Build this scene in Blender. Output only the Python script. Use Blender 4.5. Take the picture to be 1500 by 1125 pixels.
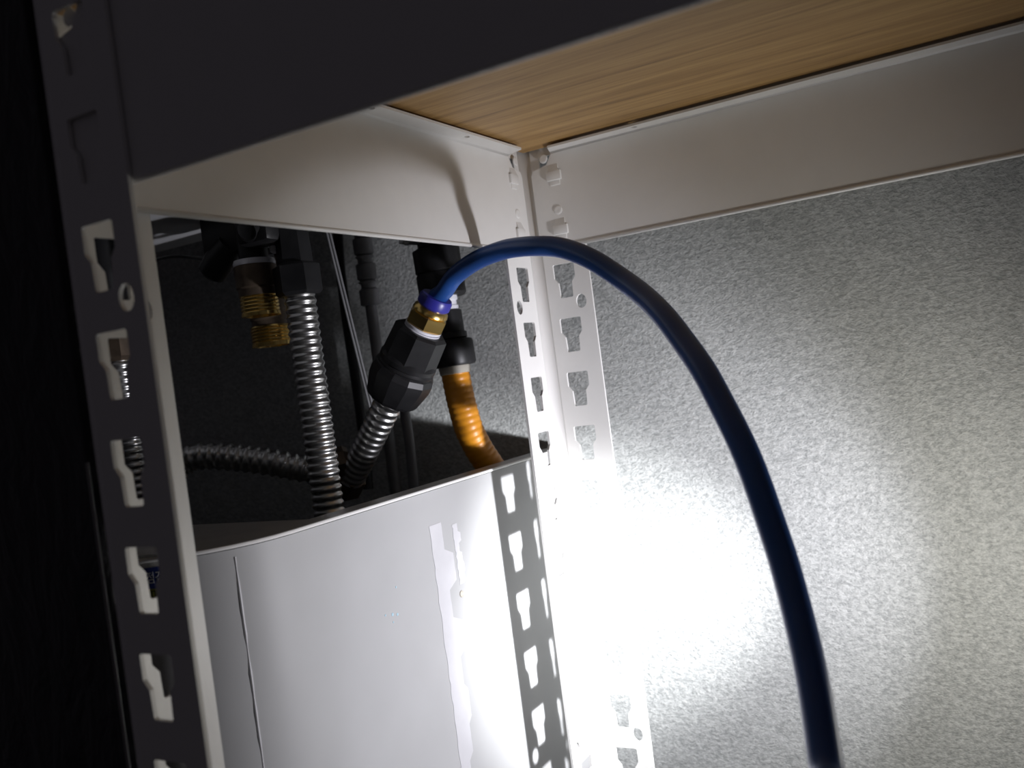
import bpy, bmesh, math, random
from mathutils import Vector, Matrix

# ---------------------------------------------------------------- start
for o in list(bpy.data.objects):
    bpy.data.objects.remove(o)
S = bpy.context.scene
COL = S.collection
random.seed(4)
PI = math.pi
H0 = 0.75                                   # height of the lens above the floor
# design space: origin at the lens, X along the back wall, Y towards it, Z up (floor at -H0)

# ---------------------------------------------------------------- camera
YAW, PITCH, ROLL, FPX = math.radians(29.29), math.radians(-0.741), math.radians(7.475), 1365.0
fwd = Vector((-math.sin(YAW)*math.cos(PITCH), math.cos(YAW)*math.cos(PITCH), math.sin(PITCH)))
rt0 = Vector((math.cos(YAW), math.sin(YAW), 0)); dn0 = fwd.cross(rt0)
RT = math.cos(ROLL)*rt0 + math.sin(ROLL)*dn0
DN = -math.sin(ROLL)*rt0 + math.cos(ROLL)*dn0
cd = bpy.data.cameras.new('camera'); cam = bpy.data.objects.new('camera', cd); COL.objects.link(cam)
m3 = Matrix((RT, -DN, -fwd)).transposed()
cam.matrix_world = Matrix.Translation((0, 0, H0)) @ m3.to_4x4()
cd.sensor_width = 36; cd.lens = FPX/1500*36; cd.clip_start = 0.01; cd.clip_end = 50
cd.dof.use_dof = True; cd.dof.focus_distance = 0.52; cd.dof.aperture_fstop = 11
S.camera = cam

# ---------------------------------------------------------------- world, lamps, exposure
w = bpy.data.worlds.new('world'); S.world = w; w.use_nodes = True
w.node_tree.nodes['Background'].inputs[0].default_value = (0.90, 0.82, 1.0, 1)
w.node_tree.nodes['Background'].inputs[1].default_value = 0.021
S.view_settings.view_transform = 'Standard'; S.view_settings.look = 'None'
S.view_settings.exposure = 0.0; S.view_settings.gamma = 1.0
S.view_settings.use_curve_mapping = False

TORCH = Vector((0.035, 0.462, -0.15 + H0)); AXIS = Vector((-0.92, 0.35, -0.06))
def torch(name, power, angle, blend, color, radius, axis=AXIS):
    l = bpy.data.lights.new(name, 'SPOT'); l.energy = power; l.spot_size = math.radians(angle)
    l.spot_blend = blend; l.color = color; l.shadow_soft_size = radius
    o = bpy.data.objects.new(name, l); COL.objects.link(o); o.location = TORCH
    o.rotation_euler = axis.to_track_quat('-Z', 'Y').to_euler()
torch('torch_core', 20, 47, 1.0, (0.95, 0.97, 1.0), 0.010)
torch('torch_halo', 5.4, 104, 1.0, (0.88, 0.88, 1.0), 0.012, Vector((-0.96, 0.20, 0.03)))
torch('torch_corona', 0.55, 80, 0.20, (0.88, 0.89, 1.0), 0.010)
torch('torch_spill', 1.75, 179, 1.0, (1.0, 0.97, 0.90), 0.025)

# ---------------------------------------------------------------- helpers
def at(px, py, d):
    """point seen at a place of the 1500x1125 frame, d metres along the view axis"""
    return RT*((px-750)/FPX*d) + DN*((py-562.5)/FPX*d) + fwd*d

def base_of(o):
    return Vector(o.get('_b', (0, 0, 0)))
def link_mesh(name, me, mat, parent=None):
    o = bpy.data.objects.new(name, me); COL.objects.link(o)
    if mat is not None:
        me.materials.clear(); me.materials.append(mat)
    if parent is None:
        c = sum((v.co for v in me.vertices), Vector())/max(1, len(me.vertices))
        zmin = min(v.co.z for v in me.vertices); b = Vector((c.x, c.y, zmin))
        me.transform(Matrix.Translation(-b)); o.location = b + Vector((0, 0, H0))
    else:
        b = Vector(parent['_b']); me.transform(Matrix.Translation(-b)); o.parent = parent
    o['_b'] = tuple(b)
    return o
def obj(name, bm, mat, parent=None, smooth=None):
    bmesh.ops.remove_doubles(bm, verts=bm.verts, dist=1e-6)
    bmesh.ops.recalc_face_normals(bm, faces=bm.faces)
    me = bpy.data.meshes.new(name); bm.to_mesh(me); bm.free()
    if smooth is not None:
        for p in me.polygons: p.use_smooth = True
        me.set_sharp_from_angle(angle=math.radians(smooth))
    return link_mesh(name, me, mat, parent)
def thing(name, b, label, cat, group=None):
    o = bpy.data.objects.new(name, None); COL.objects.link(o); o.empty_display_size = 0.02
    o.location = Vector(b) + Vector((0, 0, H0)); o['_b'] = tuple(b)
    return tag(o, label, cat, group)
def tag(o, label, cat=None, group=None):
    o['label'] = label
    if cat: o['category'] = cat
    if group: o['group'] = group
    return o
def bx(bm, x0, x1, y0, y1, z0, z1, bev=0.0, M=None):
    r = bmesh.ops.create_cube(bm, size=1)
    T = Matrix.Translation(((x0+x1)/2, (y0+y1)/2, (z0+z1)/2)) @ Matrix.Diagonal((x1-x0, y1-y0, z1-z0, 1))
    if M is not None: T = M @ T
    bmesh.ops.transform(bm, matrix=T, verts=r['verts'])
    if bev:
        es = set(e for v in r['verts'] for e in v.link_edges)
        bmesh.ops.bevel(bm, geom=list(es), offset=bev, segments=2, affect='EDGES', profile=0.5)
def box(x0, x1, y0, y1, z0, z1, bev=0.0):
    bm = bmesh.new(); bx(bm, x0, x1, y0, y1, z0, z1, bev); return bm
def frame_of(d):
    d = d.normalized(); a = Vector((0, 0, 1)) if abs(d.z) < 0.9 else Vector((1, 0, 0))
    u = d.cross(a).normalized(); v = d.cross(u).normalized(); return d, u, v
def lathe(bm, p0, d, prof, n=32, cap=True, flute=0.0, nf=10, phase=0.0):
    """prof: (distance along d, radius)"""
    d, u, v = frame_of(d); rings = []
    for s, r in prof:
        ring = []
        for k in range(n):
            a = 2*PI*k/n + phase
            rr = r*(1 + flute*(1 if math.cos(a*nf) > 0.1 else -1)) if flute else r
            ring.append(bm.verts.new(p0 + d*s + (u*math.cos(a)+v*math.sin(a))*rr))
        rings.append(ring)
    for A, B in zip(rings, rings[1:]):
        for k in range(n):
            bm.faces.new((A[k], A[(k+1) % n], B[(k+1) % n], B[k]))
    if cap:
        bm.faces.new(rings[0][::-1]); bm.faces.new(rings[-1])
def turned(p0, d, prof, n=32, **k):
    bm = bmesh.new(); lathe(bm, p0, d, prof, n, **k); return bm
def spline(pts, step):
    """Catmull-Rom through pts, resampled evenly"""
    P = [Vector(p) for p in pts]; P = [P[0]*2-P[1]] + P + [P[-1]*2-P[-2]]
    dense = []
    for i in range(1, len(P)-2):
        a, b, c, d = P[i-1], P[i], P[i+1], P[i+2]
        for k in range(40):
            t = k/40
            dense.append(0.5*((2*b)+(c-a)*t+(2*a-5*b+4*c-d)*t*t+(3*b-a-3*c+d)*t**3))
    dense.append(P[-2])
    out = [dense[0]]; acc = 0.0
    for p, q in zip(dense, dense[1:]):
        L = (q-p).length
        while acc + L >= step:
            p = p + (q-p)*((step-acc)/L); L = (q-p).length; acc = 0.0; out.append(p.copy())
        acc += L
    return out
def sweep(bm, path, rad, n=20, cap=True):
    """tube along path; rad(i) gives the radius"""
    t = (path[1]-path[0]).normalized(); _, u, v = frame_of(t); rings = []
    for i, p in enumerate(path):
        t2 = (path[min(i+1, len(path)-1)]-path[max(i-1, 0)]).normalized()
        q = t.rotation_difference(t2); u = q @ u; v = q @ v; t = t2; r = rad(i)
        rings.append([bm.verts.new(p + (u*math.cos(2*PI*k/n)+v*math.sin(2*PI*k/n))*r) for k in range(n)])
    for A, B in zip(rings, rings[1:]):
        for k in range(n):
            bm.faces.new((A[k], A[(k+1) % n], B[(k+1) % n], B[k]))
    if cap:
        bm.faces.new(rings[0][::-1]); bm.faces.new(rings[-1])
def hose_bm(pts, r, step=0.004, n=24):
    bm = bmesh.new(); sweep(bm, spline(pts, step), lambda i: r, n); return bm
RIB = [1.0, 0.990, 0.955, 0.915, 0.90, 0.915, 0.955, 0.990]
def corrugated_bm(pts, r, pitch, n=24, prof=RIB):
    k = len(prof); bm = bmesh.new()
    sweep(bm, spline(pts, pitch/k), lambda i: r*prof[i % k], n); return bm
def plate(outer, holes, t):
    """flat sheet with real holes in the xy plane, thickness t (z 0..t) -> mesh"""
    cu = bpy.data.curves.new('sheet', 'CURVE'); cu.dimensions = '2D'; cu.fill_mode = 'BOTH'; cu.extrude = t/2
    for loop in [outer]+holes:
        sp = cu.splines.new('POLY'); sp.points.add(len(loop)-1); sp.use_cyclic_u = True
        for p, (x, y) in zip(sp.points, loop): p.co = (x, y, 0, 1)
    o = bpy.data.objects.new('sheet', cu); COL.objects.link(o)
    dg = bpy.context.evaluated_depsgraph_get(); dg.update()
    me = bpy.data.meshes.new_from_object(o.evaluated_get(dg))
    bpy.data.objects.remove(o); bpy.data.curves.remove(cu)
    me.transform(Matrix.Translation((0, 0, t/2)))
    return me
def add_plate(bm, outer, holes, t, M):
    me = plate(outer, holes, t); me.transform(M); bm.from_mesh(me); bpy.data.meshes.remove(me)
def circle(x, y, r, n=14, sy=1.0):
    return [(x+r*math.cos(2*PI*k/n), y+r*sy*math.sin(2*PI*k/n)) for k in range(n)]

# ---------------------------------------------------------------- materials
def nodes(name, col, rough=0.5, metal=0.0, spec=0.5):
    m = bpy.data.materials.new(name); m.use_nodes = True
    nt = m.node_tree; b = nt.nodes['Principled BSDF']
    b.inputs['Base Color'].default_value = (*col, 1); b.inputs['Roughness'].default_value = rough
    b.inputs['Metallic'].default_value = metal; b.inputs['Specular IOR Level'].default_value = spec
    return m, nt, b
def tex(nt, scale, detail=4, rough=0.55, stretch=(1, 1, 1), rot=(0, 0, 0), dist=0.0):
    tc = nt.nodes.new('ShaderNodeTexCoord'); mp = nt.nodes.new('ShaderNodeMapping')
    mp.inputs['Scale'].default_value = stretch; mp.inputs['Rotation'].default_value = rot
    nt.links.new(tc.outputs['Object'], mp.inputs[0])
    n = nt.nodes.new('ShaderNodeTexNoise'); n.inputs['Scale'].default_value = scale
    n.inputs['Detail'].default_value = detail; n.inputs['Roughness'].default_value = rough
    n.inputs['Distortion'].default_value = dist
    nt.links.new(mp.outputs[0], n.inputs['Vector']); return n
def ramp(nt, src, stops):
    r = nt.nodes.new('ShaderNodeValToRGB'); e = r.color_ramp.elements
    while len(e) < len(stops): e.new(0.5)
    for el, (p, c) in zip(e, stops): el.position = p; el.color = (*c, 1)
    nt.links.new(src, r.inputs[0]); return r
def bump(nt, b, src, strength, distance):
    n = nt.nodes.new('ShaderNodeBump'); n.inputs['Strength'].default_value = strength
    n.inputs['Distance'].default_value = distance; nt.links.new(src, n.inputs['Height'])
    nt.links.new(n.outputs[0], b.inputs['Normal']); return n
def mottled(name, c0, c1, scale, rough=0.5, metal=0.0, bs=0.0, bd=0.0005, spec=0.5, lo=0.35, hi=0.65, **k):
    m, nt, b = nodes(name, c0, rough, metal, spec); n = tex(nt, scale, **k)
    r = ramp(nt, n.outputs['Fac'], [(lo, c0), (hi, c1)]); nt.links.new(r.outputs[0], b.inputs['Base Color'])
    if bs: bump(nt, b, n.outputs['Fac'], bs, bd)
    return m

def wallpaper():
    m, nt, b = nodes('embossed_wallpaper', (0.4, 0.41, 0.4), 0.45, 0, 0.45)
    n = tex(nt, 420, 3, 0.6, stretch=(0.8, 1, 1.25), rot=(0, 0.35, 0)); v = tex(nt, 900, 2, 0.5, stretch=(0.75, 1, 1.2), rot=(0, 0.35, 0))
    ad = nt.nodes.new('ShaderNodeMath'); ad.operation = 'MULTIPLY_ADD'; ad.inputs[1].default_value = 0.5
    nt.links.new(v.outputs['Fac'], ad.inputs[0]); nt.links.new(n.outputs['Fac'], ad.inputs[2])
    r = ramp(nt, ad.outputs[0], [(0.55, (0.34, 0.352, 0.345)), (0.95, (0.62, 0.632, 0.615))])
    nt.links.new(r.outputs[0], b.inputs['Base Color']); bump(nt, b, ad.outputs[0], 0.6, 0.0016)
    return m
def wood():
    m, nt, b = nodes('oak_veneer', (0.4, 0.25, 0.12), 0.45)
    g = tex(nt, 14, 8, 0.62, stretch=(0.55, 9, 9), dist=0.35); f = tex(nt, 60, 4, 0.6, stretch=(0.35, 14, 14))
    mx = nt.nodes.new('ShaderNodeMath'); mx.operation = 'MULTIPLY_ADD'; mx.inputs[1].default_value = 0.4
    nt.links.new(f.outputs['Fac'], mx.inputs[0]); nt.links.new(g.outputs['Fac'], mx.inputs[2])
    r = ramp(nt, mx.outputs[0], [(0.45, (0.15, 0.078, 0.026)), (0.62, (0.37, 0.215, 0.078)), (0.85, (0.52, 0.325, 0.13))])
    nt.links.new(r.outputs[0], b.inputs['Base Color']); bump(nt, b, mx.outputs[0], 0.15, 0.0004)
    return m
def leather():
    m, nt, b = nodes('black_grained_vinyl', (0.020, 0.020, 0.023), 0.32, 0, 0.5)
    n = tex(nt, 45, 6, 0.6, stretch=(1.4, 1, 0.6), dist=1.2); bump(nt, b, n.outputs['Fac'], 0.8, 0.004); return m

MAT = dict(
    paint=mottled('cream_powder_coat', (0.78, 0.77, 0.745), (0.80, 0.79, 0.765), 60, 0.38, bs=0.04, bd=0.0004),
    wall=wallpaper(), wood=wood(), vinyl=leather(),
    casing=mottled('white_enamel_sheet', (0.38, 0.38, 0.378), (0.42, 0.42, 0.418), 9, 0.5, spec=0.3, bs=0.03, bd=0.001),
    residue=mottled('old_tape_residue', (0.50, 0.495, 0.51), (0.55, 0.545, 0.56), 40, 0.3),
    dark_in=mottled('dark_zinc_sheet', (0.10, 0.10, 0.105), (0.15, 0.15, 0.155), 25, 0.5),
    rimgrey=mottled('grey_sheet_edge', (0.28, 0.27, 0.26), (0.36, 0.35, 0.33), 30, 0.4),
    steel=mottled('stainless_steel', (0.55, 0.55, 0.54), (0.66, 0.66, 0.65), 90, 0.30, 1.0),
    hose=mottled('blue_polyurethane', (0.018, 0.078, 0.30), (0.020, 0.083, 0.32), 30, 0.36, spec=0.45),
    collar=mottled('blue_plastic', (0.03, 0.03, 0.30), (0.035, 0.035, 0.33), 60, 0.35),
    black=mottled('black_plastic', (0.010, 0.010, 0.011), (0.017, 0.017, 0.018), 80, 0.42, spec=0.35, bs=0.05),
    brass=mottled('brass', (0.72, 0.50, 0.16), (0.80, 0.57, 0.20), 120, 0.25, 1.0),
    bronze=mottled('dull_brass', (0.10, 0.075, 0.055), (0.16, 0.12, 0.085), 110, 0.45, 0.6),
    white=mottled('white_plastic', (0.75, 0.75, 0.80), (0.8, 0.8, 0.85), 50, 0.4),
    gas=mottled('orange_rubber', (0.62, 0.24, 0.012), (0.70, 0.28, 0.015), 70, 0.4),
    pale=mottled('pale_rubber', (0.45, 0.42, 0.36), (0.5, 0.47, 0.4), 70, 0.5),
    greypipe=mottled('grey_pipe_plastic', (0.16, 0.16, 0.165), (0.2, 0.2, 0.205), 70, 0.5),
    boiler=mottled('boiler_sheet', (0.55, 0.55, 0.56), (0.6, 0.6, 0.61), 20, 0.45),
    floor=mottled('floor_vinyl', (0.16, 0.14, 0.12), (0.22, 0.19, 0.16), 8, 0.5),
    blue_print=mottled('blue_print', (0.025, 0.05, 0.26), (0.03, 0.055, 0.28), 40, 0.35),
    yellow_print=mottled('yellow_print', (0.42, 0.42, 0.08), (0.46, 0.46, 0.1), 40, 0.35),
    paper=mottled('white_film', (0.6, 0.6, 0.57), (0.64, 0.64, 0.6), 40, 0.35),
    ink_white=mottled('white_ink', (0.7, 0.7, 0.7), (0.75, 0.75, 0.75), 40, 0.5),
    ink_black=mottled('black_ink', (0.01, 0.01, 0.01), (0.014, 0.014, 0.014), 40, 0.5),
    speck=mottled('blue_ink_speck', (0.34, 0.50, 0.58), (0.38, 0.54, 0.62), 40, 0.5),
)

# ---------------------------------------------------------------- the setting
YW = 0.645                                            # back wall
def struct(name, bm, mat):
    o = obj(name, bm, mat); o['kind'] = 'structure'; return o
struct('floor', box(-1.7, 1.7, -1.2, YW, -H0-0.03, -H0), MAT['floor'])
struct('wall_back', box(-1.7, 1.7, YW, YW+0.05, -H0, 1.35), MAT['wall'])

# ---------------------------------------------------------------- rack
XL, YF, YB, XR = -0.285, 0.2055, 0.560, 0.62         # outer planes of the posts
T, W, RB, PITCHZ = 0.0016, 0.0398, 0.0078, 0.036
rack = thing('storage_rack', ((XL+XR)/2, (YF+YB)/2, -H0),
             'cream painted slotted angle rack standing in front of the grey wall', 'rack')
def slot(z):
    c, a, b = 0.0217, 0.0077, 0.0046
    e = 0.0007
    return [(c-a+e, z), (c+a-e, z), (c+a, z-e), (c+a, z-0.0092), (c+b+0.0004, z-0.0125), (c+b, z-0.0225+e), (c+b-e, z-0.0225),
            (c-b+e, z-0.0225), (c-b, z-0.0225+e), (c-b-0.0004, z-0.0125), (c-a, z-0.0092), (c-a, z-e)]
Z0, Z1 = -H0, 0.42
def flange_holes():
    h = []
    for k in range(-11, 19):
        z = 0.0665 - PITCHZ*k
        if z > Z1-0.01 or z-0.0225 < Z0+0.01: continue
        h.append(slot(z))
        if k % 8 == 0: h.append(circle(0.0315, z-0.0262, 0.0037, 16, 1.25))
    return h
def post(x, y, sx, sy):
    bm = bmesh.new(); out = [(RB, Z0), (W, Z0), (W, Z1), (RB, Z1)]
    # flange along X: plate x->u, y->z, thickness->v
    add_plate(bm, out, flange_holes(), T, Matrix(((sx, 0, 0, x), (0, 0, sy, y), (0, 1, 0, 0), (0, 0, 0, 1))))
    add_plate(bm, out, flange_holes(), T, Matrix(((0, 0, sx, x), (sy, 0, 0, y), (0, 1, 0, 0), (0, 0, 0, 1))))
    n = 18; ring = []
    for k in range(n+1):
        a = PI/2*k/n
        ring.append([Vector((x+sx*(RB-r*math.cos(a)), y+sy*(RB-r*math.sin(a)), z)) for r in (RB, RB-T) for z in (Z0, Z1)])
    vs = [[bm.verts.new(p) for p in q] for q in ring]
    for A, B in zip(vs, vs[1:]):
        bm.faces.new((A[0], A[1], B[1], B[0])); bm.faces.new((A[2], B[2], B[3], A[3]))
        bm.faces.new((A[1], A[3], B[3], B[1])); bm.faces.new((A[0], B[0], B[2], A[2]))
    o = obj('post', bm, MAT['paint'], rack)
    for p in o.data.polygons:                      # sheet faces stay flat, only the rounded bend is smooth
        p.use_smooth = max(abs(c) for c in p.normal) < 0.9995 and abs(p.normal.z) < 0.01 and p.area > 1e-5
    return o
post(XL, YF, 1, 1); post(XL, YB, 1, -1); post(XR, YF, -1, 1); post(XR, YB, -1, -1)

BZ0, BZ1, LIP, BT = 0.0765, 0.1410, 0.0135, 0.0014
def beam(o, a, i, L, hooks, lip0=0.016, lip1=0.016):
    """o origin on the post's inner face, a unit along, i unit inwards, L length"""
    o, a, i, z = Vector(o), Vector(a), Vector(i), Vector((0, 0, 1))
    bm = bmesh.new(); r = 0.0026
    M = Matrix((( a.x, 0, i.x, o.x), (a.y, 0, i.y, o.y), (0, 1, 0, 0), (0, 0, 0, 1)))
    h = BZ1-BZ0; c = 0.004
    web = [(0, BZ0+0.001), (L, BZ0+0.001), (L, BZ1-0.014), (L-c*.4, BZ1-0.011), (L-lip1*.75, BZ1-0.009), (L-lip1, BZ1-r),
           (lip0, BZ1-r), (lip0*.75, BZ1-0.009), (c*.4, BZ1-0.011), (0, BZ1-0.014)]
    add_plate(bm, web, [], BT, M)
    # rolled top edge between web and lip
    n = 5; prev = None
    for k in range(n+1):
        t = PI/2*k/n
        q = []
        for rr in (r, r-BT):
            d = i*(r-rr*math.cos(t)) + z*(BZ1-r+rr*math.sin(t))
            q += [bm.verts.new(o+a*lip0+d), bm.verts.new(o+a*(L-lip1)+d)]
        if prev:
            bm.faces.new((prev[0], prev[1], q[1], q[0])); bm.faces.new((prev[2], q[2], q[3], prev[3]))
            bm.faces.new((prev[0], q[0], q[2], prev[2])); bm.faces.new((prev[1], prev[3], q[3], q[1]))
        prev = q
    ML = Matrix(((a.x, i.x, 0, o.x), (a.y, i.y, 0, o.y), (0, 0, 1, BZ1-BT), (0, 0, 0, 1)))
    lip = [(lip0, r), (L-lip1, r), (L-lip1-0.004, LIP), (lip0+0.004, LIP)]
    hs = [circle(u, 0.0085, 0.0021, 12) for u in (0.078, L/2, L-0.078)]
    add_plate(bm, lip, hs, BT, ML)
    # hemmed bottom edge
    hem = [o + i*0.0012 + z*(BZ0+0.0009) + a*s for s in (0.0, L)]
    sweep(bm, hem, lambda k: 0.0012, 10)
    b = obj('beam', bm, MAT['paint'], rack)
    for p in b.data.polygons: p.use_smooth = max(abs(c) for c in p.normal) < 0.995 and p.area > 1e-6
    # pressed hooks and rivets at both ends
    for s in hooks:
        for zc in (0.1240, 0.0885):
            hb = bmesh.new()
            F = Matrix(((a.x, i.x, 0, o.x+a.x*s), (a.y, i.y, 0, o.y+a.y*s), (0, 0, 1, zc), (0, 0, 0, 1)))
            bx(hb, -0.0052, 0.0052, BT-0.0003, BT+0.0017, -0.0032, 0.0030, 0.0005, F)
            bx(hb, -0.0036, 0.0036, BT-0.0003, BT+0.0005, -0.0064, -0.0030, 0.0003, F)
            vv = [hb.verts.new(F @ Vector(p)) for p in ((-0.0038, BT+0.0016, 0.0028), (0.0038, BT+0.0016, 0.0028), (0.0032, BT, 0.0075), (-0.0032, BT, 0.0075), (-0.0038, BT-0.0002, 0.0028), (0.0038, BT-0.0002, 0.0028))]
            for f in ((0, 1, 2, 3), (0, 3, 4), (1, 5, 2), (4, 3, 2, 5)): hb.faces.new([vv[q] for q in f])
            obj('hook', hb, MAT['paint'], b, smooth=30)
        for zc in (0.1015, 0.1365):
            p = o + a*(s-0.0004-(0.006 if zc > 0.13 else 0)) + i*(BT-0.0004) + z*zc
            obj('rivet', turned(p, i, [(0, 0.0031), (0.0007, 0.0030), (0.0010, 0.0024), (0.0009, 0.0014)], 18), MAT['paint'], b, smooth=40)
    return b
E_ = 0.0006
beam((-0.2770, YB-T-E_, 0), (1, 0, 0), (0, -1, 0), XR-0.008+0.2770, (0.0167,))                 # back
beam((-0.2770, YF+T+E_, 0), (1, 0, 0), (0, 1, 0), XR-0.008+0.2770, (0.0167,))                  # front
beam((XL+T+E_, YB-0.0085, 0), (0, -1, 0), (1, 0, 0), YB-YF-0.017, (0.0132,), 0.0155)           # left side
beam((XR-T-E_, YB-0.0085, 0), (0, -1, 0), (-1, 0, 0), YB-YF-0.017, (0.0132,), 0.0155)          # right side

board = obj('shelf_board', box(XL+0.0042, XR-0.0042, YF+0.0042, YB-0.0042, 0.1432, 0.1550, 0.0006), MAT['wood'])
tag(board, 'oak veneered shelf board lying on the lips of the rack beams', 'shelf board')

# ---------------------------------------------------------------- black panel beside the rack
panel = thing('upholstered_panel', (-0.60, 0.218, -H0), 'black leather grained panel standing at the left of the front rack post', 'panel')
obj('face', box(-1.05, XL-0.0026, 0.2075, 0.2140, -H0, 0.62, 0.0012), MAT['vinyl'], panel, smooth=40)
bm = bmesh.new(); sweep(bm, [Vector((XL-0.0026, 0.2078, -H0)), Vector((XL-0.0026, 0.2078, -0.012))], lambda i: 0.0006, 8)  # light along the lower panel edge, put in as a grey strip
tag(obj('edge_glint', bm, MAT['rimgrey'], panel, smooth=40), 'thin grey strip standing in for light caught along the panel edge')

# ---------------------------------------------------------------- white casing with an open top
XB, YC, ZR, SEAM = -0.320, 0.2745, -0.0616, 29
cab = thing('pipe_casing', (-0.56, 0.47, -H0), 'scuffed white sheet metal casing with open top and pipes dropping into it', 'casing')
RC = 0.060
def arc_pts(off=0.0, n=9):
    """plan outline of the casing from the wall, round the front corner, to its far left; off = outward offset"""
    q = [(XB+off, YW-0.001)]
    for k in range(n+1):
        t = PI/2*k/n; q.append((XB-RC+(RC+off)*math.cos(t), YC+RC-(RC+off)*math.sin(t)))
    q.append((-0.80, YC-off)); return q
def wall_strip(bm, o0, o1, z0, z1):
    A = arc_pts(o0); B = arc_pts(o1); V = []
    for (xa, ya), (xb, yb) in zip(A, B):
        V.append([bm.verts.new(p) for p in ((xa, ya, z0), (xa, ya, z1), (xb, yb, z1), (xb, yb, z0))])
    for P, Q in zip(V, V[1:]):
        for k in range(4): bm.faces.new((P[k], P[(k+1) % 4], Q[(k+1) % 4], Q[k]))
    bm.faces.new(V[0][::-1]); bm.faces.new(V[-1])
bm = bmesh.new(); wall_strip(bm, -0.0016, 0.0, -H0, ZR-0.0024); obj('panel', bm, MAT['casing'], cab, smooth=30)
obj('panel', box(-0.8016, -0.80, YC, YW-0.001, -H0, ZR-0.0024, 0.0005), MAT['casing'], cab)
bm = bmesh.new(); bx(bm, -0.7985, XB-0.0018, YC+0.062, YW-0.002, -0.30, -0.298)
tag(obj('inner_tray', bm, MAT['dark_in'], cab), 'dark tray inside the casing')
bm = bmesh.new(); wall_strip(bm, -0.0125, 0.0006, ZR-0.0018, ZR)
led = [(x, y) for x, y in arc_pts(-0.011)[1:]]
vt = [[bm.verts.new((x, y, z)) for x, y in led + [(-0.80, YC+0.0885), (led[0][0], YC+0.0885)]] for z in (ZR-0.0001, ZR-0.0017)]
bm.faces.new(vt[0]); bm.faces.new(vt[1][::-1])
for k in range(len(vt[0])): bm.faces.new((vt[0][k], vt[1][k], vt[1][k-1], vt[0][k-1]))
tag(obj('rim', bm, MAT['rimgrey'], cab, smooth=30), 'grey folded rim around the opening')
bm = bmesh.new(); sweep(bm, [Vector((x, y, ZR-0.001)) for x, y in arc_pts(0.0007)], lambda i: 0.0010, 8)
tag(obj('rim_bead', bm, MAT['paint'], cab, smooth=40), 'bright rolled edge of the rim')
bm = bmesh.new(); pts = []; sa = math.radians(SEAM); z = ZR-0.006
while z > -0.5:
    pts.append(Vector((XB-RC+RC*math.cos(sa)-0.0001, YC+RC-RC*math.sin(sa)+random.uniform(-.0001, .0001), z))); z -= 0.006
sweep(bm, pts, lambda i: random.uniform(0.0003, 0.0008)*(1 if i < 40 else .6), 6)
tag(obj('corner_seam', bm, MAT['residue'], cab, smooth=40), 'shiny chipped seam down the rounded front corner')
# peeled tape left on the side panel: jagged film
def film(y0, y1, z0, z1, jag, seed, name='tape_residue'):
    rnd = random.Random(seed); n = 130 if z0 < -0.3 else 30; hold = 0.0; bm = bmesh.new(); L = []; R = []
    for k in range(n+1):
        zz = z1+(z0-z1)*k/n; hold = rnd.choice((0, jag*.2, jag*.4, jag, jag*.7)) if k % 5 == 0 else hold; st = hold + rnd.uniform(0, 0.0004)
        l = (XB+0.0002, y0+rnd.uniform(0, 0.0012), zz); r = (XB+0.0002, y1+st, zz)
        L.append([bm.verts.new(l), bm.verts.new((l[0]-0.0004, l[1], zz))]); R.append([bm.verts.new(r), bm.verts.new((r[0]-0.0004, r[1], zz))])
    for k in range(n):
        bm.faces.new((L[k][0], R[k][0], R[k+1][0], L[k+1][0])); bm.faces.new((L[k][0], L[k+1][0], L[k+1][1], L[k][1]))
        bm.faces.new((R[k][0], R[k][1], R[k+1][1], R[k+1][0]))
    return obj(name, bm, MAT['residue'], cab)
film(0.4485, 0.459, -0.62, -0.084, 0.011, 3)
film(0.4725, 0.4775, -0.125, -0.088, 0.003, 8)
p = Vector((XB+0.0001, 0.4735, -0.1309))
tag(obj('screw_hole', turned(p, Vector((1, 0, 0)), [(0, 0.0022), (0.0005, 0.0020), (0.0001, 0.0012)], 14), MAT['pale'], cab), 'small pale filled screw hole')
for y, z, r in ((0.4104, -0.1098, 0.0007), (0.398, -0.122, 0.0007), (0.4042, -0.1233, 0.0011), (0.4085, -0.1245, 0.0010), (0.404, -0.1275, 0.0006)):
    obj('paint_speck', turned(Vector((XB-0.0001, y, z)), Vector((1, 0, 0)), [(0, r), (0.0003, r*.8)], 7), MAT['speck'], cab)
# inspection sticker wrapped on the rounded corner (a: arc length from where the flat front begins)
def wrap(a, off, z):
    if a <= 0: return (XB-RC+a, YC-off, z)
    t = PI/2 - a/RC
    return (XB-RC+(RC+off)*math.cos(t), YC+RC-(RC+off)*math.sin(t), z)
def label_strip(name, a0, a1, z0, z1, off, mat, parent):
    bm = bmesh.new(); n = 10; V = []
    for k in range(n+1):
        a = a0+(a1-a0)*k/n
        V.append([bm.verts.new(wrap(a, o, z)) for o, z in ((off, z0), (off, z1), (off-0.0003, z1), (off-0.0003, z0))])
    for P, Q in zip(V, V[1:]):
        for k in range(4): bm.faces.new((P[k], P[(k+1) % 4], Q[(k+1) % 4], Q[k]))
    bm.faces.new(V[0][::-1]); bm.faces.new(V[-1])
    return obj(name, bm, mat, parent, smooth=30)
st = label_strip('sticker', 0.0125, 0.0400, -0.0960, -0.0600, 0.0003, MAT['paper'], cab)
label_strip('printed_band', 0.0130, 0.0395, -0.0755, -0.0660, 0.0005, MAT['blue_print'], st)
label_strip('printed_band', 0.0130, 0.0395, -0.0850, -0.0756, 0.0005, MAT['yellow_print'], st)
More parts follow.
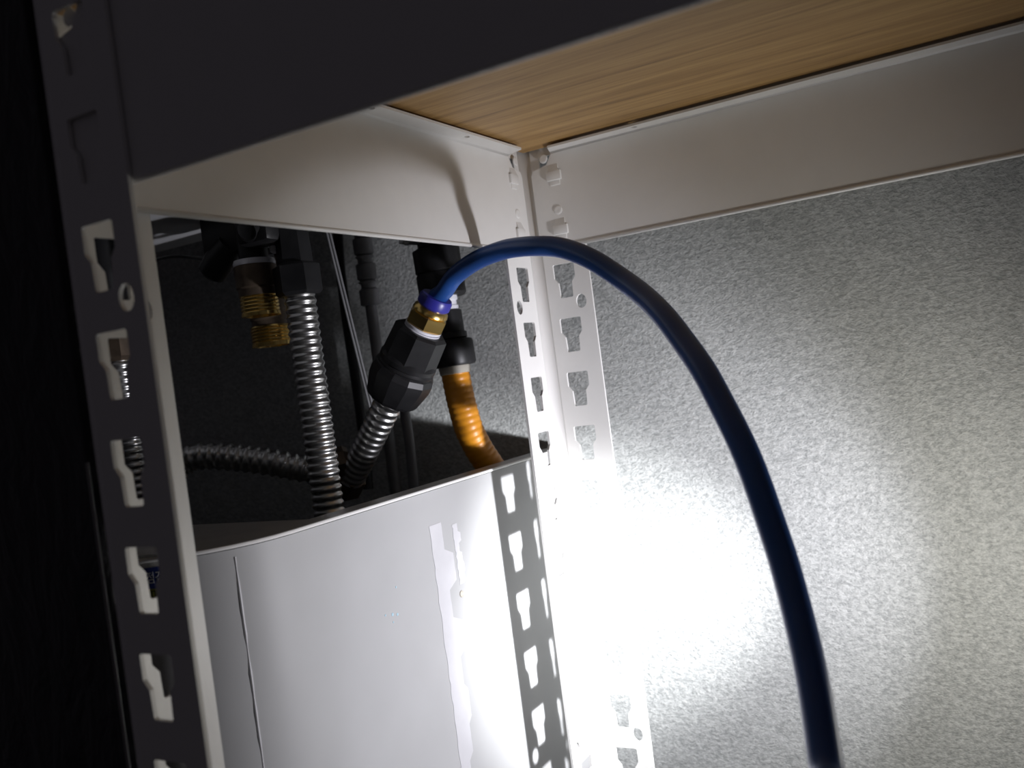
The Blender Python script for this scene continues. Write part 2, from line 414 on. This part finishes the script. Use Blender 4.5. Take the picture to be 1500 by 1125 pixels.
def text(body, a, z, size, sx, mat, parent, name='lettering'):
    cu = bpy.data.curves.new(name, 'FONT'); cu.body = body; cu.size = size; cu.extrude = 0.00005; cu.resolution_u = 3
    o = bpy.data.objects.new(name, cu); COL.objects.link(o)
    dg = bpy.context.evaluated_depsgraph_get(); dg.update()
    me = bpy.data.meshes.new_from_object(o.evaluated_get(dg)); bpy.data.objects.remove(o); bpy.data.curves.remove(cu)
    for v in me.vertices: v.co = Vector(wrap(a+v.co.x*sx, 0.00058+v.co.z, z+v.co.y))
    return link_mesh(name, me, mat, parent)
text('\uc548\uc804\uc810\uac80', 0.0165, -0.0727, 0.0058, 0.74, MAT['ink_white'], st)
text('\ubbf8', 0.0255, -0.0803, 0.0052, 0.8, MAT['ink_black'], st)

# ---------------------------------------------------------------- wall boiler above
boil = thing('wall_boiler', (-0.65, 0.37, 0.1254), 'grey wall hung boiler above the pipes, only its underside showing', 'boiler')
obj('casing', box(-0.95, -0.345, 0.24, 0.50, 0.1254, 0.80, 0.004), MAT['boiler'], boil)

# ---------------------------------------------------------------- corrugated pipes
STEEL = 'stainless corrugated pipes'
def stub(x, y, z0, z1, prof, mat, name, parent, n=28, **k):
    return obj(name, turned(Vector((x, y, z0)), Vector((0, 0, 1)), prof, n, **k), mat, parent, smooth=35)
A = Vector((-0.3852, 0.4380, 0.0))
pa = thing('corrugated_pipe', (A.x, A.y, -0.29), 'upright stainless corrugated pipe dropping from the boiler, nearest and brightest', 'pipe', STEEL)
obj('pipe', corrugated_bm([A+Vector((0, 0, 0.064)), A+Vector((0, 0, 0.02)), A+Vector((0.0004, 0, -0.06)), A+Vector((0.001, 0, -0.288))], 0.0098, 0.0048), MAT['steel'], pa, smooth=60)
obj('union_nut', turned(A+Vector((0, 0, 0.063)), Vector((0, 0, 1)), [(0, 0.0125), (0.002, 0.0145), (0.018, 0.0145), (0.020, 0.011), (0.0623, 0.0095)], 6), MAT['black'], pa)
fa, fb = at(637, 442, .583), at(575, 580, .605); ax = (fb-fa); LN = ax.length; ax.normalize()
pb = thing('corrugated_pipe', at(518, 697, .637), 'short slanting stainless corrugated pipe under the black coupling', 'pipe', STEEL)
obj('pipe', corrugated_bm([fa+ax*LN*0.93, at(569, 590, .607), at(556, 617, .613), at(541, 647, .621), at(528, 674, .630), at(514, 700, .640)], 0.0097, 0.0050), MAT['steel'], pb, smooth=60)
pc = thing('corrugated_pipe', at(350, 676, .63), 'sideways stainless corrugated pipe in shadow behind the upright one', 'pipe', STEEL)
obj('pipe', corrugated_bm([at(470, 690, .636), at(440, 686, .633), at(400, 678, .63), at(350, 671, .63), at(305, 668, .63), at(278, 672, .63), at(255, 690, .63), at(240, 722, .63), at(238, 770, .63), at(242, 840, .63)], 0.0096, 0.0062, 24, [1.0, .98, .93, .88, .86, .86, .88, .94]), MAT['steel'], pc, smooth=60)
D = at(172, 512, .62)
pd = thing('corrugated_pipe', (D.x, D.y, -0.29), 'corrugated pipe with brass nut glimpsed through a slot of the front post', 'pipe', STEEL)
obj('pipe', corrugated_bm([D+Vector((0, 0, -0.006)), D+Vector((0.001, 0, -0.06)), D+Vector((0.002, 0, -0.14)), D+Vector((0.002, 0, -0.30))], 0.0080, 0.0048), MAT['steel'], pd, smooth=60)
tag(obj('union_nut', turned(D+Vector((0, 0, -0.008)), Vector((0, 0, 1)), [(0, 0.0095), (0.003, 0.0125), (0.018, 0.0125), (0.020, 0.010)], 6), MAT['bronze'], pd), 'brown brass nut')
obj('stem', turned(D+Vector((0, 0, 0.011)), Vector((0, 0, 1)), [(0, 0.0085), (0.1254-D.z-0.011, 0.0085)], 20), MAT['black'], pd, smooth=40)
el = thing('brass_elbow', at(503, 676, .634), 'dull brass elbow joining two corrugated pipes low in shadow', 'fitting')
d = (at(455, 690, .632)-at(510, 676, .638)).normalized(); p = at(512, 675, .638)
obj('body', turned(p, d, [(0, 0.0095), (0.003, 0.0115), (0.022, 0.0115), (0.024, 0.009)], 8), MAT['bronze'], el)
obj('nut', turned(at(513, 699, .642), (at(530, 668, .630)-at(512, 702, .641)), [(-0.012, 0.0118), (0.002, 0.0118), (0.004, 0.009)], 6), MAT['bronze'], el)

# ---------------------------------------------------------------- coupling and blue hose
cp = thing('pipe_coupling', fa+ax*LN, 'black compression coupling with brass nut and blue collar between pipe and hose', 'coupling')
def on_axis(name, mat, prof, n, lab=None, sm=35, **k):
    o = obj(name, turned(fa, ax, [(s*LN, r) for s, r in prof], n, **k), mat, cp, smooth=sm)
    if lab: tag(o, lab)
on_axis('release_collar', MAT['collar'], [(-.055, .0066), (-.055, .0098), (-.03, .0107), (.035, .0107), (.055, .0095)], 36, 'blue collar')
on_axis('neck', MAT['brass'], [(.05, .0095), (.075, .0112), (.105, .0116), (.115, .0105)], 36, 'brass neck')
on_axis('hex_nut', MAT['brass'], [(.105, .0108), (.125, .0132), (.235, .0132), (.252, .0115)], 6, 'brass hexagon nut', 20, phase=.45)
on_axis('washer', MAT['white'], [(.250, .0100), (.250, .0120), (.266, .0120), (.266, .0098), (.280, .0098), (.280, .0120), (.296, .0120), (.296, .010)], 36, 'white double washer')
on_axis('body', MAT['black'], [(.29, .0155), (.315, .0176), (.60, .0184), (.61, .017)], 8, None, 20, phase=.30)
on_axis('ridge', MAT['black'], [(.57, .0172), (.60, .0190), (.64, .0190), (.65, .0180), (.67, .0190), (.70, .0185)], 36)
on_axis('gland_nut', MAT['black'], [(.66, .0170), (.70, .0200), (.75, .0214), (.82, .0212), (1.0, .0178), (1.03, .0165), (1.03, .0100)], 12, None, 16, phase=.2)
HP = [fa+ax*0.012, fa-ax*0.004, at(649, 429, .578), at(664, 407, .574), at(685, 389.5, .565), at(707, 377, .555), at(728, 369, .547), at(749, 363.5, .539), at(783, 360.5, .525), at(822, 363, 0.5145),
      at(866, 379.5, 0.4998), at(910, 408, 0.4851), at(944, 434, 0.4662), at(973, 463, 0.4462), at(1002, 501, 0.4274), at(1029, 540, 0.4095), at(1051, 580, 0.3959),
      at(1094, 668, 0.3727), at(1134, 780, 0.3560), at(1158, 859, 0.3444), at(1187, 980, 0.3234), at(1210, 1120, 0.2982), at(1224, 1240, 0.2751)]
e = HP[-1]
HP += [e+Vector((0.014, -0.05, -0.09)), e+Vector((0.03, -0.11, -0.25)), Vector((0.03, 0.05, -0.64)), Vector((0.09, -0.02, -0.735)), Vector((0.22, -0.05, -H0+0.0058)), Vector((0.5, -0.02, -H0+0.0058))]
hz = obj('air_hose', hose_bm(HP, 0.0057), MAT['hose'], None, smooth=60)
tag(hz, 'smooth blue plastic hose arching from the coupling down across the wall', 'hose')

# ---------------------------------------------------------------- brass outlets, valve, small tubes under the boiler
def outlet(p, rb, hb, rt, ht, top, label, lab_ring):
    t = thing('brass_outlet', p-Vector((0, 0, hb+ht)), label, 'fitting', 'brass outlets under the boiler')
    tag(obj('seal_ring', turned(p, Vector((0, 0, 1)), [(-.0005, rb*.98), (.0012, rb*1.0), (.0030, rb*.95), (.0034, rb*.6)], 32), MAT['white'], t, smooth=40), lab_ring)
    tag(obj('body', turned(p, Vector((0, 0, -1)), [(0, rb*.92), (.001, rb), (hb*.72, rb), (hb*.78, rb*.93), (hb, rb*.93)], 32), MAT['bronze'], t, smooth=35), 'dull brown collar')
    pr = [(hb-.001, rt*.95)]; s = hb; k = 0
    while s < hb+ht-.002:
        pr += [(s, rt), (s+.0008, rt*.95), (s+.0016, rt)]; s += .0022
    pr += [(hb+ht, rt*1.02), (hb+ht, rt*.8), (hb+ht-.006, rt*.78)]
    obj('threaded_end', turned(p, Vector((0, 0, -1)), pr, 32), MAT['brass'], t, smooth=30)
    obj('stem', turned(p+Vector((0, 0, .003)), Vector((0, 0, 1)), [(0, rb*.7), (top-p.z-.003, rb*.7)], 20), MAT['black'], t, smooth=40)
f1 = at(373, 388, .58); f2 = at(390, 436, .64)
outlet(f1, .0130, .0195, .0119, .0125, 0.1254, 'front brass threaded outlet with white seal ring under the valve block', 'white seal ring')
outlet(f2, .0128, .0205, .0136, .0130, 0.1254, 'lower brass threaded outlet just behind the front one', 'white seal')
vb = thing('valve_block', at(345, 365, .60), 'black plastic valve block with round plug above the brass outlets', 'valve')
c = at(352, 362, .60); obj('body', box(c.x-.020, c.x+.026, c.y-.014, c.y+.018, c.z-.006, 0.1252, .003), MAT['black'], vb, smooth=40)
c = at(316, 392, .60); obj('port', turned(c+Vector((.016, 0, .012)), Vector((-.75, -.1, -.65)), [(0, .0085), (.014, .010), (.024, .009), (.026, .006)], 12), MAT['black'], vb, smooth=30)
c = at(382, 344, .565); obj('plug_housing', box(c.x-.013, c.x+.013, c.y-.009, c.y+.014, c.z-.006, c.z+.024, .004), MAT['black'], vb, smooth=40)
obj('plug', turned(c+Vector((0, -.009, .003)), Vector((.2, -1, -.5)), [(-.002, .0082), (.002, .0082), (.0034, .006), (.0025, .004)], 24), MAT['black'], vb, smooth=40)
c = at(402, 364, .575); tag(obj('cap', turned(c, Vector((0, -.2, -1)), [(-.006, .0028), (0, .0030), (.0022, .0026), (.003, .0012)], 14), MAT['white'], vb, smooth=50), 'small white cap')
bm = bmesh.new(); sweep(bm, spline([at(225, 382, .66), at(252, 376, .65), at(280, 377, .64), at(306, 379, .62), at(330, 372, .60), at(338, 362, .60)], .003), lambda i: .0012, 10)
tag(obj('sensor_wire', bm, MAT['black'], vb, smooth=60), 'thin shiny black wire')
c = at(411, 374, .60); bt = stub(c.x, c.y, c.z-.023, 0, [(0, .0034), (.0225, .0035), (.0225, .0040), (.026, .0040), (.026, .003), (0.1254-c.z+.023, .0028)], MAT['bronze'], 'drain_tube', None, 20)
tag(bt, 'narrow brass drain tube with flanged top beside the front outlet', 'tube')

# ---------------------------------------------------------------- gas cock and orange hose
ga, gb = at(636, 352, .66), at(667, 546, .66); gx = gb-ga; GL = gx.length; gx.normalize()
gc = thing('gas_cock', gb, 'black gas cock with stacked unions on the wall behind the coupling', 'valve')
def gas(name, mat, prof, n=32, lab=None, sm=35, parent=gc, **k):
    o = obj(name, turned(ga, gx, [(s*GL, r) for s, r in prof], n, **k), mat, parent, smooth=sm)
    if lab: tag(o, lab)
    return o
gas('inlet', MAT['black'], [(-.45, .0125), (.05, .0125), (.055, .010)])
un = gas('union', MAT['black'], [(.05, .0130), (.07, .0168), (.235, .0168), (.245, .0158), (.26, .0168), (.41, .0168), (.43, .0150), (.43, .010)])
gas('sight_ring', MAT['white'], [(.42, .0098), (.46, .0098), (.465, .0088), (.50, .0088), (.505, .0098), (.535, .0098)], 28, 'white ring')
gas('sleeve', MAT['black'], [(.53, .0080), (.54, .0112), (.70, .0112), (.705, .0126), (.745, .0126), (.75, .0105)])
gas('retaining_nut', MAT['black'], [(.745, .0105), (.76, .0152), (.78, .0160), (.93, .0160), (.95, .0150), (.955, .010)], 32)
# stub and small lever on the inlet
gq = at(612, 350, .655)
obj('side_stub', turned(gq, (at(585, 349, .655)-gq), [(-.008, .0042), (.006, .0044), (.0065, .0050), (.009, .0050), (.0095, .0044), (.013, .004)], 18), MAT['greypipe'], gc, smooth=40)
# raised size mark on the union
gh = thing('gas_hose', at(726, 700, .67), 'orange ribbed gas hose curving down from the cock into the casing', 'hose')
obj('hose', corrugated_bm([ga+gx*GL*.95, ga+gx*GL*1.03, at(676, 590, .66), at(687, 628, .66), at(703, 660, .663), at(724, 692, .668), at(738, 722, .675), at(747, 765, .683), at(752, 830, .69)], .0103, .0044, 24, [1, .998, .99, .975, .97, .975, .99, .998]), MAT['gas'], gh, smooth=60)
tag(gas('ferrule', MAT['pale'], [(.94, .0106), (.95, .0112), (1.005, .0110), (1.01, .0100)], 32, None, 35, gh), 'pale rubber ferrule')

# ---------------------------------------------------------------- things on the wall beyond
gp = at(541, 430, .77)
wp = thing('wall_pipe', (gp.x, gp.y, -0.02), 'thin grey upright pipe with stacked couplings on the wall beyond', 'pipe')
stub(gp.x, gp.y, -0.25, 0, [(0, .0048), (.41, .0048)], MAT['greypipe'], 'pipe', wp, 18)
for k, z in enumerate((0.052, 0.072, 0.092)):
    q = gp.z - 0.010 + k*0.021
    stub(gp.x, gp.y, q, 0, [(0, .0066), (.001, .0082), (.013, .0082), (.0145, .0060), (.018, .0062), (.0195, .0080), (.0205, .0066)], MAT['greypipe'], 'coupling', wp, 20)
rod = bmesh.new(); r0, r1 = at(474, 322, .66), at(546, 614, .66)
sweep(rod, [r0, (r0+r1)/2, r1], lambda i: .0009, 8)
off = RT*.0022; sweep(rod, [r0+off, (r0+r1)/2+off, r1+off], lambda i: .0009, 8)
tag(obj('control_cable', rod, MAT['greypipe'], None, smooth=60), 'thin grey twin cable hanging slanted between the pipes', 'cable')
bm = bmesh.new(); sweep(bm, spline([at(494, 330, .78), at(498, 390, .775), at(503, 430, .775), at(508, 470, .775), at(530, 620, .77), at(540, 720, .76)], .006), lambda i: .0042, 14)  # plain black tube swept down along the wall
tag(obj('black_tube', bm, MAT['black'], None, smooth=60), 'black tube running down the wall behind the twin cable', 'pipe')
bm = bmesh.new(); sweep(bm, spline([at(586, 560, .72), at(592, 600, .72), at(600, 650, .72), at(606, 720, .72), at(608, 800, .72)], .006), lambda i: .0040, 14)
tag(obj('drain_hose', bm, MAT['greypipe'], None, smooth=60), 'dark grey drain hose dropping into the casing behind the coupling', 'hose')

for o in bpy.data.objects:
    if '_b' in o: del o['_b']
